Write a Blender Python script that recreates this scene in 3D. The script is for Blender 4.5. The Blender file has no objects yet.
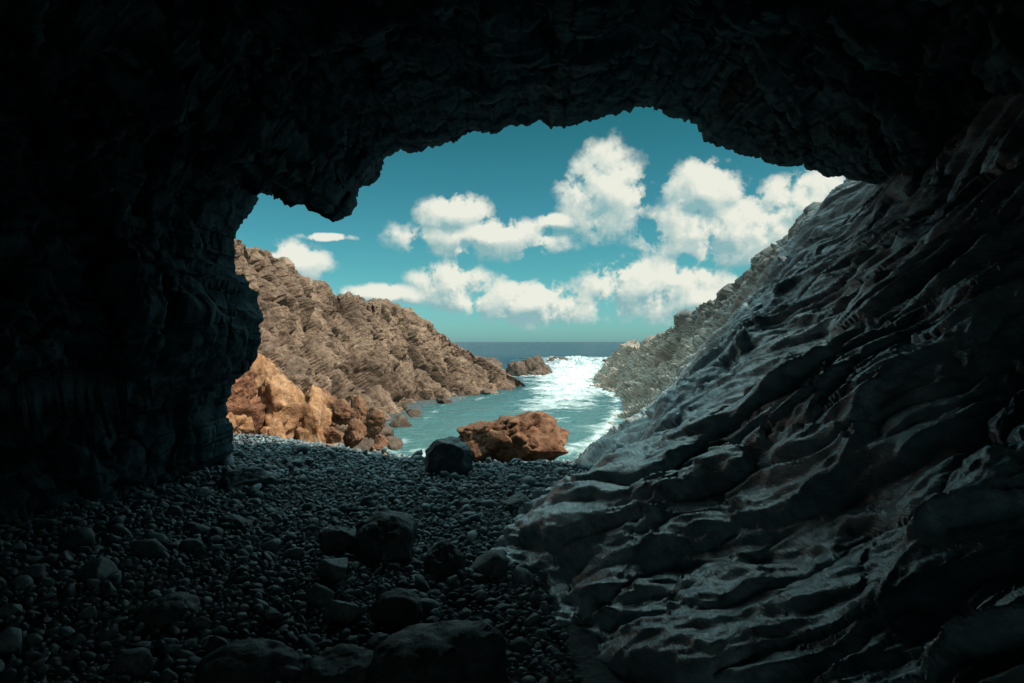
import bpy, math, numpy as np
from mathutils import Vector
rng=np.random.RandomState(7)
# ------------------------------------------------------------ noise
perm=np.arange(256);rng.shuffle(perm)
G=rng.normal(size=(256,3));G/=np.linalg.norm(G,axis=1)[:,None];G=G.astype(np.float32)
RV=rng.rand(256,4).astype(np.float32)
def hsh(x,y,z): return perm[(perm[(perm[x&255]+y)&255]+z)&255]
def perlin(p):
    i=np.floor(p).astype(np.int64);f=(p-i).astype(np.float32)
    u=f*f*f*(f*(f*6-15)+10);r=np.zeros(len(p),np.float32)
    for a in (0,1):
        wa=u[:,0] if a else 1-u[:,0]
        for b in (0,1):
            wb=u[:,1] if b else 1-u[:,1]
            for c in (0,1):
                wc=u[:,2] if c else 1-u[:,2]
                g=G[hsh(i[:,0]+a,i[:,1]+b,i[:,2]+c)]
                d=g[:,0]*(f[:,0]-a)+g[:,1]*(f[:,1]-b)+g[:,2]*(f[:,2]-c)
                r+=wa*wb*wc*d
    return r*1.5
def fbm(p,o=5,rough=.5):
    r=0;a=1;s=0
    for k in range(o):
        r=r+a*perlin(p*(2.03**k)+17.3*k);s+=a;a*=rough
    return r/s
def ridged(p,o=5,rough=.5):
    r=0;a=1;s=0
    for k in range(o):
        r=r+a*(1-np.abs(perlin(p*(2.03**k)+31.7*k))*2.2);s+=a;a*=rough
    return r/s
def worley(p,tl=False):
    i=np.floor(p).astype(np.int64);f=(p-i).astype(np.float32)
    F1=np.full(len(p),9.,np.float32);F2=F1.copy();ID=np.zeros(len(p),np.int64);T=np.zeros(len(p),np.float32)
    for a in (-1,0,1):
        for b in (-1,0,1):
            for c in (-1,0,1):
                h=hsh(i[:,0]+a,i[:,1]+b,i[:,2]+c);q=RV[h]
                dx=f[:,0]-a-q[:,0];dy=f[:,1]-b-q[:,1];dz=f[:,2]-c-q[:,2]
                d=np.sqrt(dx*dx+dy*dy+dz*dz)
                m=d<F1
                F2=np.where(m,F1,np.minimum(F2,d));ID=np.where(m,h,ID);F1=np.where(m,d,F1)
                if tl:
                    g=G[h];T=np.where(m,dx*g[:,0]+dy*g[:,1]+dz*g[:,2],T)
    return F1,F2,ID,T
def blocky(p,warp=.35,cr=.45,tilt=0.):
    w=np.stack([fbm(p*.9+5,3),fbm(p*.9+50,3),fbm(p*.9+90,3)],1)
    F1,F2,ID,T=worley(p+w*warp*2,tilt>0)
    return (RV[ID,3]-.5)-np.clip(1-(F2-F1)/.16,0,1)*cr+.25*(1-F1)+tilt*T
def shingle(u):
    f=u-np.floor(u);return np.where(f<.86,f/.86,(1-f)/.14)-.5
# ------------------------------------------------------------ mesh helpers
def mesh_obj(name,V,F,mat,smooth=True,loc=(0,0,0)):
    me=bpy.data.meshes.new(name);V=np.asarray(V,np.float32);F=np.asarray(F,np.int32);k=F.shape[1]
    me.vertices.add(len(V));me.vertices.foreach_set('co',V.ravel())
    me.loops.add(F.size);me.loops.foreach_set('vertex_index',F.ravel())
    me.polygons.add(len(F));me.polygons.foreach_set('loop_start',np.arange(0,F.size,k,dtype=np.int32))
    me.polygons.foreach_set('loop_total',np.full(len(F),k,np.int32))
    me.polygons.foreach_set('use_smooth',np.full(len(F),smooth))
    me.update(calc_edges=True)
    o=bpy.data.objects.new(name,me);bpy.context.scene.collection.objects.link(o);o.location=loc
    if mat: me.materials.append(mat)
    return o
def grid_faces(n,m):
    a=np.arange(n*m).reshape(n,m)
    return np.stack([a[:-1,:-1],a[1:,:-1],a[1:,1:],a[:-1,1:]],-1).reshape(-1,4)
def normals(P):
    du=np.gradient(P,axis=0);dv=np.gradient(P,axis=1);n=np.cross(du,dv)
    return n/np.maximum(np.linalg.norm(n,axis=2),1e-9)[...,None]
def interp(t,ts,vals):
    vals=np.asarray(vals,float)
    return np.stack([np.interp(t,ts,vals[:,k]) for k in range(vals.shape[1])],-1)
def smoothed(A,k):
    ker=np.hanning(k+2)[1:-1];ker/=ker.sum();h=k//2
    return np.stack([np.convolve(np.pad(A[:,j],h,mode='edge'),ker,'valid')[:len(A)] for j in range(A.shape[1])],-1)
def sstep(a,b,x):
    t=np.clip((x-a)/(b-a),0,1);return t*t*(3-2*t)
# ------------------------------------------------------------ materials
def newmat(name):
    m=bpy.data.materials.new(name);m.use_nodes=True;nt=m.node_tree
    return m,nt,nt.nodes['Principled BSDF']
def N(nt,t,**kw):
    n=nt.nodes.new(t)
    for k,v in kw.items():
        if k.startswith('i_'): n.inputs[k[2:]].default_value=v
        else: setattr(n,k,v)
    return n
def ramp(nt,stops):
    r=nt.nodes.new('ShaderNodeValToRGB');cr=r.color_ramp
    while len(cr.elements)<len(stops): cr.elements.new(.5)
    for e,(p,c) in zip(cr.elements,stops): e.position=p;e.color=(*c,1)
    return r
def rockmat(name,cols,scale=1.,bump=.6,bdist=.05,rough=(.55,.9),aniso=None,fine=12.,spec=.5,far=None,island=False,coat=0,high=None):
    m,nt,b=newmat(name);L=nt.links.new
    tc=N(nt,'ShaderNodeTexCoord');src=tc.outputs['Object']
    n1=N(nt,'ShaderNodeTexNoise',i_Scale=scale,i_Detail=4.,i_Roughness=.62,i_Distortion=.6);L(src,n1.inputs['Vector'])
    r=ramp(nt,[(.32,cols[0]),(.5,cols[1]),(.68,cols[2])]);L(n1.outputs['Fac'],r.inputs[0])
    n2=N(nt,'ShaderNodeTexNoise',i_Scale=fine,i_Detail=5.,i_Roughness=.7)
    if aniso:
        mp=N(nt,'ShaderNodeMapping');mp.inputs['Rotation'].default_value=aniso[0];mp.inputs['Scale'].default_value=aniso[1]
        L(src,mp.inputs['Vector']);L(mp.outputs[0],n2.inputs['Vector'])
    else: L(src,n2.inputs['Vector'])
    r2=ramp(nt,[(.3,(.38,.38,.38)),(.5,(.92,.92,.92)),(.7,(1.35,1.35,1.35))]);L(n2.outputs['Fac'],r2.inputs[0])
    mx=N(nt,'ShaderNodeMix',data_type='RGBA',blend_type='MULTIPLY');mx.inputs[0].default_value=1
    L(r.outputs[0],mx.inputs[6]);L(r2.outputs[0],mx.inputs[7]);col=mx.outputs[2]
    if island:
        ge=N(nt,'ShaderNodeNewGeometry');ri=ramp(nt,[(0,(.4,.43,.45)),(.5,(.8,.8,.8)),(.85,(1.15,1.12,1.1)),(1,(1.6,1.55,1.5))]);L(ge.outputs['Random Per Island'],ri.inputs[0])
        m5=N(nt,'ShaderNodeMix',data_type='RGBA',blend_type='MULTIPLY');m5.inputs[0].default_value=1
        L(col,m5.inputs[6]);L(ri.outputs[0],m5.inputs[7]);col=m5.outputs[2]
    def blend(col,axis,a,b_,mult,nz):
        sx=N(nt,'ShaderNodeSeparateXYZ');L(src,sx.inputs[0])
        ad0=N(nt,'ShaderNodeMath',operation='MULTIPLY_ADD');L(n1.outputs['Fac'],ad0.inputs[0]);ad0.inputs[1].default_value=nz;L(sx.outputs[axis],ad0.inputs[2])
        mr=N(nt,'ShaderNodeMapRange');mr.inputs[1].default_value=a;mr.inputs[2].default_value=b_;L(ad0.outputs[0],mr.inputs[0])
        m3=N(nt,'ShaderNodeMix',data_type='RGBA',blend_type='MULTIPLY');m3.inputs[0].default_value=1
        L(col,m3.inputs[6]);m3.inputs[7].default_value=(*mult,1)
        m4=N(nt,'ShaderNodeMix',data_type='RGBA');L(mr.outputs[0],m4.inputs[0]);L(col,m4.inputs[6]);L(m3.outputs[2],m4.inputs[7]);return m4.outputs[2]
    if far: col=blend(col,*far)      # second rock type further along
    if high: col=blend(col,*high)    # shade painted into the rock colour, darker higher up the slope
    L(col,b.inputs['Base Color'])
    mr=N(nt,'ShaderNodeMapRange');mr.inputs[1].default_value=.3;mr.inputs[2].default_value=.7
    mr.inputs[3].default_value=rough[0];mr.inputs[4].default_value=rough[1];L(n1.outputs['Fac'],mr.inputs[0]);L(mr.outputs[0],b.inputs['Roughness'])
    bp=N(nt,'ShaderNodeBump');bp.inputs['Strength'].default_value=bump;bp.inputs['Distance'].default_value=bdist
    L(n2.outputs['Fac'],bp.inputs['Height']);L(bp.outputs[0],b.inputs['Normal'])
    b.inputs['Specular IOR Level'].default_value=spec
    if coat: # wet low on the slope inside the cave
        sx=N(nt,'ShaderNodeSeparateXYZ');L(src,sx.inputs[0])
        cw=N(nt,'ShaderNodeMapRange');cw.inputs[1].default_value=7.5;cw.inputs[2].default_value=11;cw.inputs[3].default_value=coat;cw.inputs[4].default_value=0;L(sx.outputs['Y'],cw.inputs[0])
        ch=N(nt,'ShaderNodeMapRange');ch.inputs[1].default_value=1.9;ch.inputs[2].default_value=3.6;ch.inputs[3].default_value=1;ch.inputs[4].default_value=.1;L(sx.outputs['Z'],ch.inputs[0])
        cx_=N(nt,'ShaderNodeMath',operation='MULTIPLY');L(cw.outputs[0],cx_.inputs[0]);L(ch.outputs[0],cx_.inputs[1]);L(cx_.outputs[0],b.inputs['Coat Weight'])
        b.inputs['Coat Roughness'].default_value=.24;L(bp.outputs[0],b.inputs['Coat Normal'])
    return m
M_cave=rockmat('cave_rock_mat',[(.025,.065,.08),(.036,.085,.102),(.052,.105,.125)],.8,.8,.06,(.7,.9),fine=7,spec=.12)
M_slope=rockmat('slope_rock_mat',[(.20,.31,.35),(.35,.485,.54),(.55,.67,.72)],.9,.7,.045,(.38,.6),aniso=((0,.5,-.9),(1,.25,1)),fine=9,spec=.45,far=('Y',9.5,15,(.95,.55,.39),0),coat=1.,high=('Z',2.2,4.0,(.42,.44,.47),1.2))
M_cliff=rockmat('cliff_rock_mat',[(.10,.065,.047),(.22,.148,.105),(.38,.265,.19)],.28,1.,.26,(.8,.95),fine=2.6,spec=.2,far=('Y',26,17,(1.45,.85,.58),8))
M_islet=rockmat('islet_rock_mat',[(.08,.055,.04),(.14,.095,.07),(.23,.16,.12)],.4,1.,.2,(.7,.95),fine=2.6,spec=.3)
M_orange=rockmat('orange_rock_mat',[(.19,.09,.045),(.43,.23,.12),(.60,.39,.25)],.7,1.,.08,(.8,.95),fine=5,spec=.2)
M_brown=rockmat('brown_rock_mat',[(.09,.045,.028),(.21,.105,.06),(.33,.185,.115)],1.2,1.,.06,(.8,.95),fine=6,spec=.2)
M_dark=rockmat('dark_boulder_mat',[(.04,.065,.072),(.07,.10,.11),(.11,.145,.155)],1.5,.7,.03,(.5,.8),fine=12)
M_peb=rockmat('pebble_mat',[(.10,.15,.17),(.16,.22,.24),(.24,.31,.33)],2.6,.5,.01,(.45,.8),fine=30,island=True)
M_ground=rockmat('ground_mat',[(.03,.045,.05),(.06,.08,.085),(.12,.135,.135)],1.5,1,.06,(.7,.9),fine=14)
# ------------------------------------------------------------ right rock slope
ctl=[ # y, base x,z  ridge x,z  back x,z
(-20,-.3,-.6, 7,8.5, 14,10),(0,-.4,-.6, 7.2,7.4, 14,10),(4,-.45,-.6,7.0,6.8,14,9),(6.3,-.75,-.6,6.8,6.4,14,8),(9.9,0.0,-.6,6.2,5.4,14,6),
(12,.7,-.6,5.9,4.87,20,6),(14,1.0,-.9,6.7,5.05,22,5.2),(22,2.2,-2.3,9,5.3,35,5.3),(33,2.9,-3.7,11.6,5.2,45,4.5),(40,4.7,-3.9,13.4,5.2,50,4.2),
(50,6.8,-3.9,13.8,4.3,55,3),(60,8.3,-3.9,13.9,3.0,55,2.5),(75,8.4,-3.9,14.6,1.6,55,1),(90,9.2,-3.9,14.2,.9,55,.4),(105,12,-3.9,15.5,-1,50,-1),(116,19,-4,21,-3.6,50,-3.6)]
C=np.array(ctl,float)
ys=np.concatenate([np.linspace(-20,2,90)[:-1],np.geomspace(2,116,1000)])
row=smoothed(interp(ys,C[:,0],C[:,1:]),15)
v=np.linspace(0,1,520)
bx,bz,rx,rz,kx,kz=[row[:,k][:,None] for k in range(6)]
vv=v[None,:]
sag=.09+.11*sstep(12,22,ys)[:,None]
X=bx+(rx-bx)*vv;Z=bz+(rz-bz)*vv-np.sin(np.pi*vv**.8)*(rz-bz)*sag
w=np.linspace(0,1,50)[1:][None,:]**1.5
X=np.concatenate([X,rx+(kx-rx)*w],1);Z=np.concatenate([Z,rz+(kz-rz)*w],1)
Y=np.repeat(ys[:,None],X.shape[1],1)
P=np.stack([X,Y,Z],-1);Nn=normals(P);Nn*=np.sign(Nn[...,2:3]+1e-6)
p=P.reshape(-1,3)
d1=np.array([.5,-.7,.5]);d1/=np.linalg.norm(d1);nn=np.array([-.68,0,.73]);d2=np.cross(d1,nn);d2/=np.linalg.norm(d2)
q=np.stack([p@d1,p@d2,p@nn],1)
wrp=fbm(p*.45,3)
q2=q*np.array([.28,1.,1.])+wrp[:,None]*.9
yy=p[:,1];far=sstep(10,45,yy)
D=(fbm(p*.35+3,3))*(.6+.6*far)
D+=(ridged(q2*.8,5,.5)-.6)*(.24+.2*far)
F1,F2,ID,_=worley(q*np.array([.3,.95,.95])+wrp[:,None]*1.2);cc=RV[ID,3]
D+=((cc-.5)*.20-np.clip(1-(F2-F1)/.1,0,1)*.05)*(1+.8*far)
D+=fbm(q*np.array([2.5,7,7]),4,.6)*.032*(1+far)
D+=blocky(q*np.array([.5,1.7,1.7])+wrp[:,None]*1.5,.2,.2,.6)*.06
qs=q*np.array([.3,.9,.9]);l1=fbm(qs,3,.5);l2=fbm(q*np.array([.8,3,3])+20,3,.55);md=np.clip(.5+1.6*fbm(p*.9+60,2),0,1)
D+=shingle(q[:,1]*1.5+l1*1.9+cc*.8)*.11*(.3+md)*(1+far)
D+=shingle(q[:,1]*6.0+l2*1.6+cc*3)*.03*(.3+md)
D+=(ridged(q*np.array([.8,4,4])+wrp[:,None]*2,4,.58)-.5)*.04
D+=blocky(q*np.array([.22,.5,.5]),.3,.3,.8)*.65*far+blocky(q*np.array([.5,1.2,1.2])+9,.3,.4,.9)*.3*far
P=(p+Nn.reshape(-1,3)*D[:,None]).reshape(P.shape)
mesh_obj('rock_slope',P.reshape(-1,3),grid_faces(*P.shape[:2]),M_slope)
# ------------------------------------------------------------ cave shell
px=[(120,620),(170,560),(205,500),(222,468),(236,445),(232,425),(226,405),(232,385),(250,370),(261,345),(262,320),(260,295),(250,282),(237,275),(235,250),(240,228),(250,215),(262,194),(275,191),(290,193),(303,197),(315,203),(325,211),(338,220),(352,214),(358,204),(357,190),(372,184),(381,174),(386,157),(398,151),(418,150),(438,147),(455,140),(470,134),(497,130),(515,124),(540,124),(562,127),(582,123),(600,119),(622,113),(640,109),(650,106),(660,113),(676,118),(692,124),(702,136),(716,147),(735,153),(755,161),(780,166),(800,164),(822,171),(848,178),(885,186),(930,215),(980,280),(1010,360),(1010,460),(1000,560)]
px=np.array(px,float);seg=np.concatenate([[0],np.cumsum(np.linalg.norm(np.diff(px,axis=0),axis=1))])
s=np.linspace(0,seg[-1],1100);mp=smoothed(np.stack([np.interp(s,seg,px[:,0]),np.interp(s,seg,px[:,1])],-1),7)
j=np.stack([s*.035,s*0,s*0+2.2],1)
mp[:,0]+=fbm(j*3,4,.6)*7;mp[:,1]+=fbm(j*3+40,4,.6)*9
ym=11+fbm(np.stack([s*.006,s*0,s*0+.5],1),2)*1.6
ym-=1.6*np.exp(-((s-seg[23])/50)**2)+ .8*np.exp(-((s-seg[9])/60)**2)
MX=(mp[:,0]-512)/683*ym;MZ=2+(341.5-mp[:,1])/683*ym
tk=np.array([(-21.5,.66),(-21.3,.72),(-20,.95),(-14,1.15),(-8,1.22),(-4,1.17),(-2,1.09),(-.8,1.025),(0,1.0),(.25,1.05),(.3,1.2),(.0,1.45),(-.6,1.75),(-1.6,2.05),(-4,2.3),(-12,2.4),(-19,2.2),(-21.8,1.4),(-21.9,.66)])  # rear end left open to the sky, added to let fill light in
cum=np.concatenate([[0],np.cumsum([2,1.5,5,12,14,14,10,8,4,4,4,5,6,6,5,3,2,2])])
t=np.linspace(0,cum[-1],int(cum[-1]*5.5));R=smoothed(interp(t,cum,tk),9)
cx,cz=.45,2.4
K=np.repeat(R[:,1][:,None],len(s),1)
rt=sstep(seg[47],seg[54],s)[None,:]*(t<cum[8])[:,None]
Kz=K*(1-rt)+rt*np.clip(1+.075*np.minimum(R[:,0],0)[:,None],.66,1)
X=cx+(MX-cx)[None,:]*K;Z=cz+(MZ-cz)[None,:]*Kz;Y=ym[None,:]+R[:,0][:,None]
P=np.stack([X,Y,Z],-1);Nn=normals(P)
lip=np.abs(t-cum[8])[:,None]*np.ones_like(X);amp=np.clip(lip/28,0,1).ravel()
p=P.reshape(-1,3)
D=-(ridged(p*.45+9,4)-.55)*.5*amp+ -blocky(p*np.array([.8,.8,.5]),.4)*.5*amp-blocky(p*1.9+4)*.14*(.25+amp*.7)+fbm(p*3,4,.6)*.10*(.4+amp*.5)
cen=np.stack([p[:,0]-cx,0*p[:,0],p[:,2]-cz],1);nr=Nn.reshape(-1,3);sg=np.sign((nr*cen).sum(1)+1e-9);nr=nr*sg[:,None]
D=np.clip(D,-.6,.9)
P=(p+nr*(D*np.where(amp>.02,1,.7))[:,None]).reshape(P.shape)
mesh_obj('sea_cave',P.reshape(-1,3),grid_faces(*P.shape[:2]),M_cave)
# ------------------------------------------------------------ left cliff
cl=[ # base xyz top xyz back xyz
(-8.5,10,-.8,-11,10,7.4,-40,10,9),(-6.0,16,-1.0,-9.0,17,7.0,-42,16,8),(-7.0,26,-2.6,-11.2,28,6.2,-45,30,7),(-7.4,38,-3.7,-12,45,5.3,-50,48,5),
(-7.2,54,-3.8,-9.8,60,4.8,-50,65,4),(-3.6,63,-3.8,-7,67,3.0,-50,85,2.5),(.4,71,-3.9,-3.4,70,.4,-50,110,-1),(2.2,75,-4,1.0,74.2,-2.3,-50,140,-3.6),(3.2,78,-4.3,2.6,78,-4.2,-50,150,-4.3)]
cl=np.array(cl,float);tt=np.array([0,9,20,34,52,64,74,80,84.])
t=np.linspace(0,84,1000);B=smoothed(interp(t,tt,cl),25)
v=np.linspace(0,1,360)[None,:,None];base,top,back=[B[:,None,3*k:3*k+3] for k in range(3)]
Pf=base+(top-base)*v
Pf=Pf+np.concatenate([.9*np.sin(np.pi*v)**1.0+0*Pf[...,:1],0*Pf[...,:1],0*Pf[...,:1]],-1)*-.6
w=(np.linspace(0,1,60)[1:]**1.6)[None,:,None];P=np.concatenate([Pf,top+(back-top)*w],1)
Nn=normals(P);up=np.array([.8,-.3,.6]);Nn*=np.sign((Nn@up)[...,None]+1e-9)
p=P.reshape(-1,3)
ca,sa=math.cos(.6),math.sin(.6);pr=np.stack([p[:,0],p[:,1]*ca+p[:,2]*sa,-p[:,1]*sa+p[:,2]*ca],1)
pw=p+np.stack([fbm(p*.5+k*9,3) for k in range(3)],1)*.8
vcol=np.tile(np.concatenate([np.linspace(0,1,360),np.ones(59)]),len(t));crest=1-.45*sstep(.8,1.,vcol)  # calmer along the crest
D=fbm(p*.16,3)*1.0*crest+blocky(p*np.array([.3,.34,.12]),.3,.6,.6)*.95*crest+blocky(pw*np.array([.7,.7,.3])+7,.25,.6,.9)*.44*crest+(ridged(pr*np.array([.6,.6,.6]),6,.6)-.5)*.36+fbm(p*1.6,5,.62)*.18+blocky(pw*1.9,.3,.4,.8)*.09
fade=sstep(84,70,np.repeat(t,P.shape[1]))*.8+.2
P=(p+Nn.reshape(-1,3)*(D*fade)[:,None]).reshape(P.shape)
mesh_obj('cliff',P.reshape(-1,3),grid_faces(*P.shape[:2]),M_cliff)
# ------------------------------------------------------------ ground
def ground_z(x,y):
    cr=11.7+np.clip(-x-1.2,0,2.5)*.5
    z=np.where(y<cr,0,-(y-cr)*.172);z=np.maximum(z,-5.5)-.13
    yy=[0,16,26,38,54,63,71];xx=[-4.6,-6,-7,-7.4,-7.2,-3.6,.4]
    e=x-np.interp(y,yy,xx);sh=np.exp(-(np.maximum(e,0)/1.6)**2)*sstep(14,24,y)*sstep(70,60,y)
    zs=-2.75
    z=np.where(y>20,np.maximum(z,-5.5+(zs+5.5)*sh),z)
    z=z+.10*np.clip(-x-2,0,3)*sstep(17,13,y)
    return z
gx=np.concatenate([-np.geomspace(9,3000,30)[::-1][:-1],np.linspace(-9,9,320),np.geomspace(9,3000,30)[1:]])
gy=np.concatenate([-np.geomspace(13,3000,20)[::-1][:-1],np.linspace(-13,2,50)[:-1],np.geomspace(2,90,420),np.geomspace(90,3000,30)[1:]])
X,Y=np.meshgrid(gx,gy,indexing='ij');p=np.stack([X.ravel(),Y.ravel(),0*X.ravel()],1)
Z=ground_z(p[:,0],p[:,1])+fbm(p*.5,3)*.18+fbm(p*5,3)*.05
mesh_obj('ground',np.stack([p[:,0],p[:,1],Z-.03],1),grid_faces(*X.shape),M_ground)
def gz(x,y):
    q=np.array([[x,y,0.]]);return float(ground_z(q[:,0],q[:,1])[0]+fbm(q*.5,3)[0]*.18)
# ------------------------------------------------------------ rocks
import bmesh
ICO={}
def ico(sub):
    if sub not in ICO:
        bm=bmesh.new();bmesh.ops.create_icosphere(bm,subdivisions=sub,radius=1)
        ICO[sub]=(np.array([v.co[:] for v in bm.verts]),np.array([[v.index for v in f.verts] for f in bm.faces]));bm.free()
    return ICO[sub]
def rockshape(sub,seed,cuts=10,lo=.55,hi=.9,nz=.08):
    V,F=ico(sub);V=V.copy();r=np.random.RandomState(seed)
    for k in range(cuts):
        n=r.normal(size=3);n/=np.linalg.norm(n);d=r.uniform(lo,hi)
        V-=np.maximum(V@n-d,0)[:,None]*n*.93
    if nz: V*=(1+fbm(V*1.6+seed,5,.55)*nz*2)[:,None]
    return V,F
def rotz(V,a):
    c,s_=math.cos(a),math.sin(a);return V@np.array([[c,s_,0],[-s_,c,0],[0,0,1]])
def boulder(name,c,size,seed,mat,rot=0,sub=5,cuts=10,lo=.55,hi=.9,nz=.1,tilt=0,blk=.05,bs=1.):
    V,F=rockshape(sub,seed,cuts,lo,hi,nz)
    V=V/np.abs(V).max(0)*np.array(size)
    if tilt:
        c_,s_=math.cos(tilt),math.sin(tilt);V=V@np.array([[c_,0,s_],[0,1,0],[-s_,0,c_]])
    V=rotz(V,rot)
    V=V+ ((blocky(V*2.6*bs/max(size)+seed,.3,.4,.6)*blk+fbm(V*6/max(size)+seed,4,.6)*.03)*max(size))[:,None]*V/np.maximum(np.linalg.norm(V,axis=1),1e-6)[:,None]
    return mesh_obj(name,V,F,mat,True,c)
boulder('brown_boulder',(-.06,14.0,-.10),(1.3,.85,.82),21,M_brown,rot=-.15,sub=6,cuts=14,lo=.5,hi=.8,tilt=.18,blk=.09,bs=1.3)
boulder('boulder',(-1.02,11.2,.0),(.42,.38,.42),5,M_dark,sub=5)
for c,sz,sd,ro in [((-1.25,6.9,-.05),(.36,.35,.34),8,.3),((-.62,6.3,-.05),(.2,.18,.2),9,.4),((-.42,4.25,-.18),(.55,.5,.42),14,.2),
    ((-1.75,6.9,.0),(.22,.2,.14),15,.8),((-1.7,4.4,-.16),(.34,.3,.22),16,.5),((-1.05,4.2,-.14),(.3,.25,.24),17,.5),((-3.0,7.4,-.05),(.3,.3,.22),18,0),
    ((.1,8.6,-.06),(.26,.22,.15),19,1),((-3.6,9.3,.05),(.4,.35,.25),20,1),((-2.6,5.2,-.08),(.25,.2,.15),23,1),((-.9,5.3,-.08),(.22,.2,.15),24,2)]:
    boulder('boulder',c,sz,sd,M_dark,rot=ro,sub=5,cuts=9,lo=.6,hi=.9,nz=.08)
for k,(c,sz) in enumerate([((-6.1,17.6,0.0),(.85,.8,1.3)),((-5.3,18.0,-.4),(.65,.6,1.0)),((-7.0,18.8,.7),(.9,.9,1.2)),((-4.6,17.2,-.9),(.55,.5,.5)),((-4.4,19.2,-.55),(.38,.35,.5)),
     ((-5.1,20.5,-.2),(.45,.42,.5)),((-3.3,16.8,-.98),(.7,.5,.25)),((-5.9,21.5,-.2),(.6,.6,.8)),((-4.6,23,-.7),(.45,.45,.6)),((-6.6,16.2,0),(.55,.5,.85)),((-3.7,18.9,-1.0),(.25,.25,.28)),((-5.4,24,-.6),(.5,.5,.75)),((-4.0,20.8,-1.1),(.3,.28,.33)),((-2.5,17.2,-1.15),(.4,.35,.2)),
     ((-5.7,19.3,.0),(.55,.5,.75)),((-4.8,18.4,-.6),(.38,.35,.45)),((-5.9,16.9,-.5),(.5,.4,.55))]):
    boulder('orange_boulder',c,sz,40+k,M_orange if k in (0,1,2,3,6,9,13,14,16) else M_brown,rot=k*.9,sub=5,cuts=18,lo=.42,hi=.75,blk=.12,nz=.08,bs=1.2)
for k,(x,y,r) in enumerate([(-6.2,29,.9),(-6.9,34,1.0),(-6.6,40,.8),(-5.6,32,.6),(-6.6,46,.7),(-5.7,56,.8),(-2.6,64,.6)]):
    boulder('shore_rock',(x,y,max(gz(x,y),-3)+r*.2),(r,r,r*.75),70+k,M_islet,rot=k,sub=4,cuts=12,lo=.5,hi=.8)
boulder('rock_islet',(3.2,104,-2.6),(3.4,3,2.6),91,M_islet,sub=5,cuts=14,lo=.45,hi=.75,nz=.2,blk=.12)
boulder('rock_islet',(.6,100,-3.1),(2.0,2,2.6),92,M_islet,sub=5,cuts=14,lo=.45,hi=.75,nz=.2,blk=.12)
boulder('rock_islet',(-5,112,-3.2),(5,3,2.6),94,M_islet,sub=5,cuts=14,lo=.45,hi=.75,nz=.2,blk=.12)
boulder('rock_islet',(13,170,-3.2),(4.2,3,1.5),93,M_islet,sub=5,cuts=14,lo=.45,hi=.75,nz=.2,blk=.12)
boulder('rock_islet',(22,150,-3.4),(4,3,1.6),96,M_islet,sub=5,cuts=14,lo=.45,hi=.75,nz=.2,blk=.12)
# cobbles
def toe(y): return np.interp(y,[2,4,6.3,9.9,12,14,20],[.3,.3,.1,.8,1.4,1.7,2.5])
r=np.random.RandomState(3);cand=[]
for rad,n in [(.13,50),(.085,260),(.06,1200),(.044,5000),(.032,18000),(.023,20000)]:
    for k in range(n):
        y=2.2+(r.uniform()**(1.0 if rad>.04 else 1.2))*(15.3 if rad>.05 else (12.5 if rad>.03 else 6));x=r.uniform(-5.8,toe(y)+.15);cand.append((x,y,rad*r.uniform(.75,1.35)))
cand=np.array(cand);acc=np.zeros((len(cand),3));na=0
for c in cand:
    if na:
        d=(acc[:na,0]-c[0])**2+(acc[:na,1]-c[1])**2
        if (d<((acc[:na,2]+c[2])*.72)**2).any(): continue
    acc[na]=c;na+=1
acc=acc[:na];print('cobbles',na)
q=np.stack([acc[:,0],acc[:,1],0*acc[:,0]],1);gzv=ground_z(q[:,0],q[:,1])+fbm(q*.5,3)*.18
prot={s_:[rockshape(s_,200+k,10,.45,.9,.11)[0] for k in range(18)] for s_ in (1,2,3)}
Vs=[];Fs=[];off=0
from mathutils import Euler
for (x,y,rad),z in zip(acc,gzv):
    sub=3 if (y<6.5 and rad>.07) else (2 if y<9 and rad>.03 else 1)
    V=prot[sub][r.randint(18)]*np.array([1.25,.95,.75])*rad*r.uniform(.75,1.25,3)
    Rm=np.array(Euler((r.normal()*.4,r.normal()*.4,r.uniform(0,6.28))).to_matrix())
    V=V@Rm.T+np.array([x,y,z+rad*r.uniform(.1,.6)])
    F=ico(sub)[1];Vs.append(V);Fs.append(F+off);off+=len(V)
mesh_obj('pebble_beach',np.concatenate(Vs),np.concatenate(Fs),M_peb)
# ------------------------------------------------------------ sea
sx_=np.concatenate([-np.geomspace(12,6000,40)[::-1],np.linspace(-12,32,420)[1:],np.geomspace(32,6000,40)[1:]])
sy=np.concatenate([np.geomspace(24,260,800),np.geomspace(260,9000,80)[1:]])
X,Y=np.meshgrid(sx_,sy,indexing='ij');p=np.stack([X.ravel(),Y.ravel(),0*X.ravel()],1)
x,y=p[:,0],p[:,1]
cxl=np.interp(y,[24,40,50,62,78,110,150,200,260],[1,1.8,3,5,7.0,10.,15,20,22]);wd=np.interp(y,[24,45,50,62,78,110,150,200,260],[1.2,2.5,3.2,4,4.8,7,12,16,16])
lv=np.interp(y,[24,36,48,55,75,95,120,200,235,260],[.2,.35,.5,.75,1.05,1.1,1.0,.8,.2,0])
foam=np.exp(-((x-cxl)/wd)**2)*lv
bR=np.interp(y,C[:,0],C[:,1])+.9;foam=np.maximum(foam,np.exp(-np.abs(x-bR)/.9)*.8*(y<112))
yy=[24,26,38,54,63,71,76];xx=[-7,-7,-7.4,-7.2,-3.6,.4,2.5];eL=np.interp(y,yy,xx)+1.8
foam=np.maximum(foam,np.exp(-np.abs(x-eL)/.5)*.35*(y<76)*(y>24))
foam=np.maximum(foam,np.exp(-np.maximum(np.hypot(x-2,(y-104)*.7)-4,0)/2)*.8)
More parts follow.
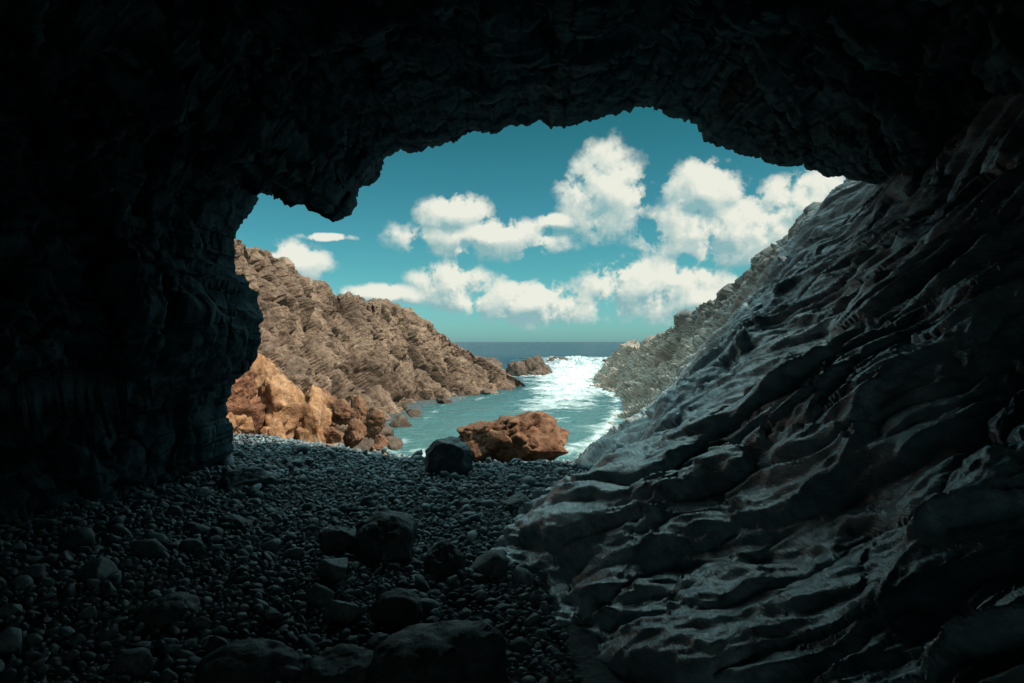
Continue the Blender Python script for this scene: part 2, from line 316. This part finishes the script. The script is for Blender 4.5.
foam=np.maximum(foam,np.exp(-np.maximum(np.hypot((x-14)*.6,(y-168)*.5)-2,0)/3)*.9)
foam=np.maximum(foam,np.exp(-np.abs(y-31)/2.2)*.5*(np.abs(x)<7))
shal=np.clip(1-(y-25)/85,0,1)*(np.abs(x-2)<20)
near=sstep(400,60,y)
brk=sstep(120,150,y)*sstep(230,190,y)*np.exp(-((x-16)/12)**2)
Z=-3+near*(fbm(np.stack([x*.25,y*.45,0*x],1),4)*.22+ridged(np.stack([x*.05,y*.16,0*x+3],1),2)*.2-.12+foam*fbm(np.stack([x*.9,y*.9,0*x+5],1),4,.6)*.6)+brk*np.clip(fbm(np.stack([x*.3,y*.12,0*x+9],1),4,.6)+.1,0,1)*2.6
so=mesh_obj('sea',np.stack([x,y,Z],1),grid_faces(*X.shape),None)
for nme,arr in (('foam',foam),('shal',shal)):
    a=so.data.attributes.new(nme,'FLOAT','POINT');a.data.foreach_set('value',arr.astype(np.float32))
m,nt,b=newmat('sea_mat');L=nt.links.new
tc=N(nt,'ShaderNodeTexCoord');fa=N(nt,'ShaderNodeAttribute',attribute_name='foam');sh=N(nt,'ShaderNodeAttribute',attribute_name='shal')
mpn=N(nt,'ShaderNodeMapping');mpn.inputs['Scale'].default_value=(.6,1,1);L(tc.outputs['Object'],mpn.inputs[0])
n1=N(nt,'ShaderNodeTexNoise',i_Scale=.45,i_Detail=7.,i_Roughness=.7,i_Distortion=.8);L(mpn.outputs[0],n1.inputs['Vector'])
s1=N(nt,'ShaderNodeMath',operation='MULTIPLY_ADD');L(n1.outputs['Fac'],s1.inputs[0]);s1.inputs[1].default_value=2.4;L(fa.outputs['Fac'],s1.inputs[2])
mr0=N(nt,'ShaderNodeMapRange');mr0.inputs[1].default_value=1.55;mr0.inputs[2].default_value=2.15;L(s1.outputs[0],mr0.inputs[0])
gt=N(nt,'ShaderNodeMapRange');gt.inputs[1].default_value=.03;gt.inputs[2].default_value=.3;L(fa.outputs['Fac'],gt.inputs[0])
mr=N(nt,'ShaderNodeMath',operation='MULTIPLY');L(mr0.outputs[0],mr.inputs[0]);L(gt.outputs[0],mr.inputs[1])
cm=N(nt,'ShaderNodeMix',data_type='RGBA');L(sh.outputs['Fac'],cm.inputs[0]);cm.inputs[6].default_value=(.003,.045,.07,1);cm.inputs[7].default_value=(.06,.15,.145,1)
c2=N(nt,'ShaderNodeMix',data_type='RGBA');L(mr.outputs[0],c2.inputs[0]);L(cm.outputs[2],c2.inputs[6]);c2.inputs[7].default_value=(.60,.66,.65,1);L(c2.outputs[2],b.inputs['Base Color'])
rr=N(nt,'ShaderNodeMapRange');rr.inputs[3].default_value=.25;rr.inputs[4].default_value=.8;L(mr.outputs[0],rr.inputs[0]);L(rr.outputs[0],b.inputs['Roughness'])
n4=N(nt,'ShaderNodeTexNoise',i_Scale=1.3,i_Detail=4.,i_Roughness=.6);L(mpn.outputs[0],n4.inputs['Vector'])
bp=N(nt,'ShaderNodeBump');bp.inputs['Strength'].default_value=.9;bp.inputs['Distance'].default_value=.35;L(n4.outputs['Fac'],bp.inputs['Height']);L(bp.outputs[0],b.inputs['Normal'])
b.inputs['IOR'].default_value=1.33
sl_=N(nt,'ShaderNodeMapRange');sl_.inputs[3].default_value=.04;sl_.inputs[4].default_value=.3;L(sh.outputs['Fac'],sl_.inputs[0]);L(sl_.outputs[0],b.inputs['Specular IOR Level'])
so.data.materials.append(m)
# ------------------------------------------------------------ world
S=Vector((.58,-.15,.80)).normalized();el=math.asin(S.z);az=math.atan2(S.x,S.y)
W=bpy.data.worlds.new('sky');bpy.context.scene.world=W;W.use_nodes=True;nt=W.node_tree;L=nt.links.new
for n in list(nt.nodes): nt.nodes.remove(n)
g=bpy.data.node_groups.new('cloud_density','ShaderNodeTree')
g.interface.new_socket('Vector',in_out='INPUT',socket_type='NodeSocketVector');g.interface.new_socket('Density',in_out='OUTPUT',socket_type='NodeSocketFloat')
gi=g.nodes.new('NodeGroupInput');go=g.nodes.new('NodeGroupOutput');GL=g.links.new
def gm(op,a,b_=None,c=None):
    n=g.nodes.new('ShaderNodeMath');n.operation=op
    for k,q_ in enumerate((a,b_,c)):
        if q_ is None: continue
        if isinstance(q_,(int,float)): n.inputs[k].default_value=q_
        else: GL(q_,n.inputs[k])
    return n.outputs[0]
wn=N(g,'ShaderNodeTexNoise',i_Scale=9.,i_Detail=1.);GL(gi.outputs[0],wn.inputs['Vector'])
wv=N(g,'ShaderNodeVectorMath',operation='MULTIPLY_ADD');GL(wn.outputs['Color'],wv.inputs[0]);wv.inputs[1].default_value=(.04,.04,.02);
sb=N(g,'ShaderNodeVectorMath',operation='SUBTRACT');GL(gi.outputs[0],sb.inputs[0]);sb.inputs[1].default_value=(.02,.02,.01);GL(sb.outputs[0],wv.inputs[2])
sp=N(g,'ShaderNodeSeparateXYZ');GL(wv.outputs[0],sp.inputs[0])
AZ=gm('ARCTAN2',sp.outputs[0],sp.outputs[1]);EL=gm('ARCSINE',sp.outputs[2])
ae=N(g,'ShaderNodeCombineXYZ');GL(AZ,ae.inputs[0]);GL(EL,ae.inputs[1])
blobs=[(485,238,98,23),(458,216,42,26),(606,192,48,50),(735,230,112,42),(705,190,50,34),(800,202,60,30),(452,286,44,30),(530,302,86,25),(655,288,92,36),(705,300,70,22),(290,262,40,22),(385,295,56,13),(325,239,30,5),(566,222,26,10)]
cur=None
for (bx_,by_,rx_,ry_) in blobs:
    a=math.atan2(bx_-512,683);e=math.atan2(341.5-by_,math.hypot(683,bx_-512));ra=rx_/683*math.cos(a)**2;re=ry_/683*math.cos(a)
    s1=N(g,'ShaderNodeVectorMath',operation='SUBTRACT');GL(ae.outputs[0],s1.inputs[0]);s1.inputs[1].default_value=(a,e,0)
    s2=N(g,'ShaderNodeVectorMath',operation='DIVIDE');GL(s1.outputs[0],s2.inputs[0]);s2.inputs[1].default_value=(ra,re,1)
    s3=N(g,'ShaderNodeVectorMath',operation='LENGTH');GL(s2.outputs[0],s3.inputs[0])
    o_=gm('SUBTRACT',1.0,s3.outputs['Value']);cur=o_ if cur is None else gm('SMOOTH_MAX',cur,o_,.1)
gn=N(g,'ShaderNodeTexNoise',i_Scale=3.2,i_Detail=2.);GL(gi.outputs[0],gn.inputs['Vector'])
gen=gm('MULTIPLY',gm('SUBTRACT',gn.outputs['Fac'],.44),6.)  # unseen cloud cover outside the view, added to light the cave
out_=gm('MAXIMUM',gm('GREATER_THAN',gm('ABSOLUTE',AZ),.62),gm('GREATER_THAN',EL,.40));gen=gm('SUBTRACT',gen,gm('MULTIPLY',gm('SUBTRACT',1.0,out_),9.))
cur=gm('MAXIMUM',cur,gen);cur=gm('MAXIMUM',cur,-1.2)
fn=N(g,'ShaderNodeTexNoise',i_Scale=24.,i_Detail=7.,i_Roughness=.6,i_Distortion=.05);GL(gi.outputs[0],fn.inputs['Vector'])
bl=gm('ABSOLUTE',gm('SUBTRACT',fn.outputs['Fac'],.47))
dn=gm('ADD',gm('MULTIPLY',cur,1.05),gm('MULTIPLY',gm('SUBTRACT',fn.outputs['Fac'],.47),2.2));dn=gm('ADD',dn,gm('MULTIPLY',bl,-1.1));dn=gm('ADD',dn,.05);GL(dn,go.inputs[0])
tc=N(nt,'ShaderNodeTexCoord');nv=N(nt,'ShaderNodeVectorMath',operation='NORMALIZE');L(tc.outputs['Generated'],nv.inputs[0])
def dens(off):
    a=N(nt,'ShaderNodeVectorMath',operation='ADD');L(nv.outputs[0],a.inputs[0]);a.inputs[1].default_value=off
    q_=nt.nodes.new('ShaderNodeGroup');q_.node_tree=g;L(a.outputs[0],q_.inputs[0]);return q_.outputs[0]
d0=dens((0,0,0));d1_=dens((.007,0,.013))
al=N(nt,'ShaderNodeMapRange',interpolation_type='SMOOTHSTEP');al.inputs[1].default_value=.02;al.inputs[2].default_value=.46;al.inputs[4].default_value=.97;L(d0,al.inputs[0])
df=N(nt,'ShaderNodeMath',operation='SUBTRACT');L(d0,df.inputs[0]);L(d1_,df.inputs[1])
shd=N(nt,'ShaderNodeMapRange');shd.inputs[1].default_value=-.34;shd.inputs[2].default_value=.26;L(df.outputs[0],shd.inputs[0])
cc_=N(nt,'ShaderNodeMix',data_type='RGBA');L(shd.outputs[0],cc_.inputs[0]);cc_.inputs[6].default_value=(2.6,4.6,4.8,1);cc_.inputs[7].default_value=(8.5,8.6,7.5,1)
sk=N(nt,'ShaderNodeTexSky',sky_type='NISHITA',sun_disc=False);sk.sun_elevation=el;sk.sun_rotation=az;sk.air_density=1.0;sk.dust_density=.6
sz_=N(nt,'ShaderNodeSeparateXYZ');L(nv.outputs[0],sz_.inputs[0])
bz_=N(nt,'ShaderNodeMapRange');bz_.inputs[1].default_value=.38;bz_.inputs[2].default_value=.6;bz_.inputs[3].default_value=0.;bz_.inputs[4].default_value=1.;L(sz_.outputs[2],bz_.inputs[0])
bt=N(nt,'ShaderNodeMix',data_type='RGBA');L(bz_.outputs[0],bt.inputs[0]);bt.inputs[6].default_value=(1,1,1,1);bt.inputs[7].default_value=(1.9,2.8,3.15,1)  # clouds overhead boosted and tinted teal, added as fill for the slope
cb=N(nt,'ShaderNodeVectorMath',operation='MULTIPLY');L(cc_.outputs[2],cb.inputs[0]);L(bt.outputs[2],cb.inputs[1])
tr=ramp(nt,[(0,(.44,.98,1.25)),(.10,(.28,.84,.82)),(.35,(.09,.56,.43)),(1,(.12,.6,.5))]);L(sz_.outputs[2],tr.inputs[0])
tn=N(nt,'ShaderNodeMix',data_type='RGBA',blend_type='MULTIPLY');tn.inputs[0].default_value=1;L(sk.outputs[0],tn.inputs[6]);L(tr.outputs[0],tn.inputs[7])
mxw=N(nt,'ShaderNodeMix',data_type='RGBA');L(al.outputs[0],mxw.inputs[0]);L(tn.outputs[2],mxw.inputs[6]);L(cb.outputs[0],mxw.inputs[7])
bg=N(nt,'ShaderNodeBackground');bg.inputs['Strength'].default_value=.1;L(mxw.outputs[2],bg.inputs[0])
wo=N(nt,'ShaderNodeOutputWorld');L(bg.outputs[0],wo.inputs[0])
# ------------------------------------------------------------ sun, camera
sl=bpy.data.lights.new('sun','SUN');sl.energy=5;sl.angle=math.radians(.5);sl.color=(1,.90,.76)
so_=bpy.data.objects.new('sun',sl);bpy.context.scene.collection.objects.link(so_);so_.rotation_euler=(-S).to_track_quat('-Z','Y').to_euler()
cd=bpy.data.cameras.new('camera');cd.lens=24;cd.sensor_width=36;cd.clip_start=.05;cd.clip_end=20000
co=bpy.data.objects.new('camera',cd);bpy.context.scene.collection.objects.link(co);co.location=(0,0,2);co.rotation_euler=(math.radians(90),0,0)
bpy.context.scene.camera=co
vs=bpy.context.scene.view_settings;vs.view_transform='Standard';vs.look='None';vs.exposure=0
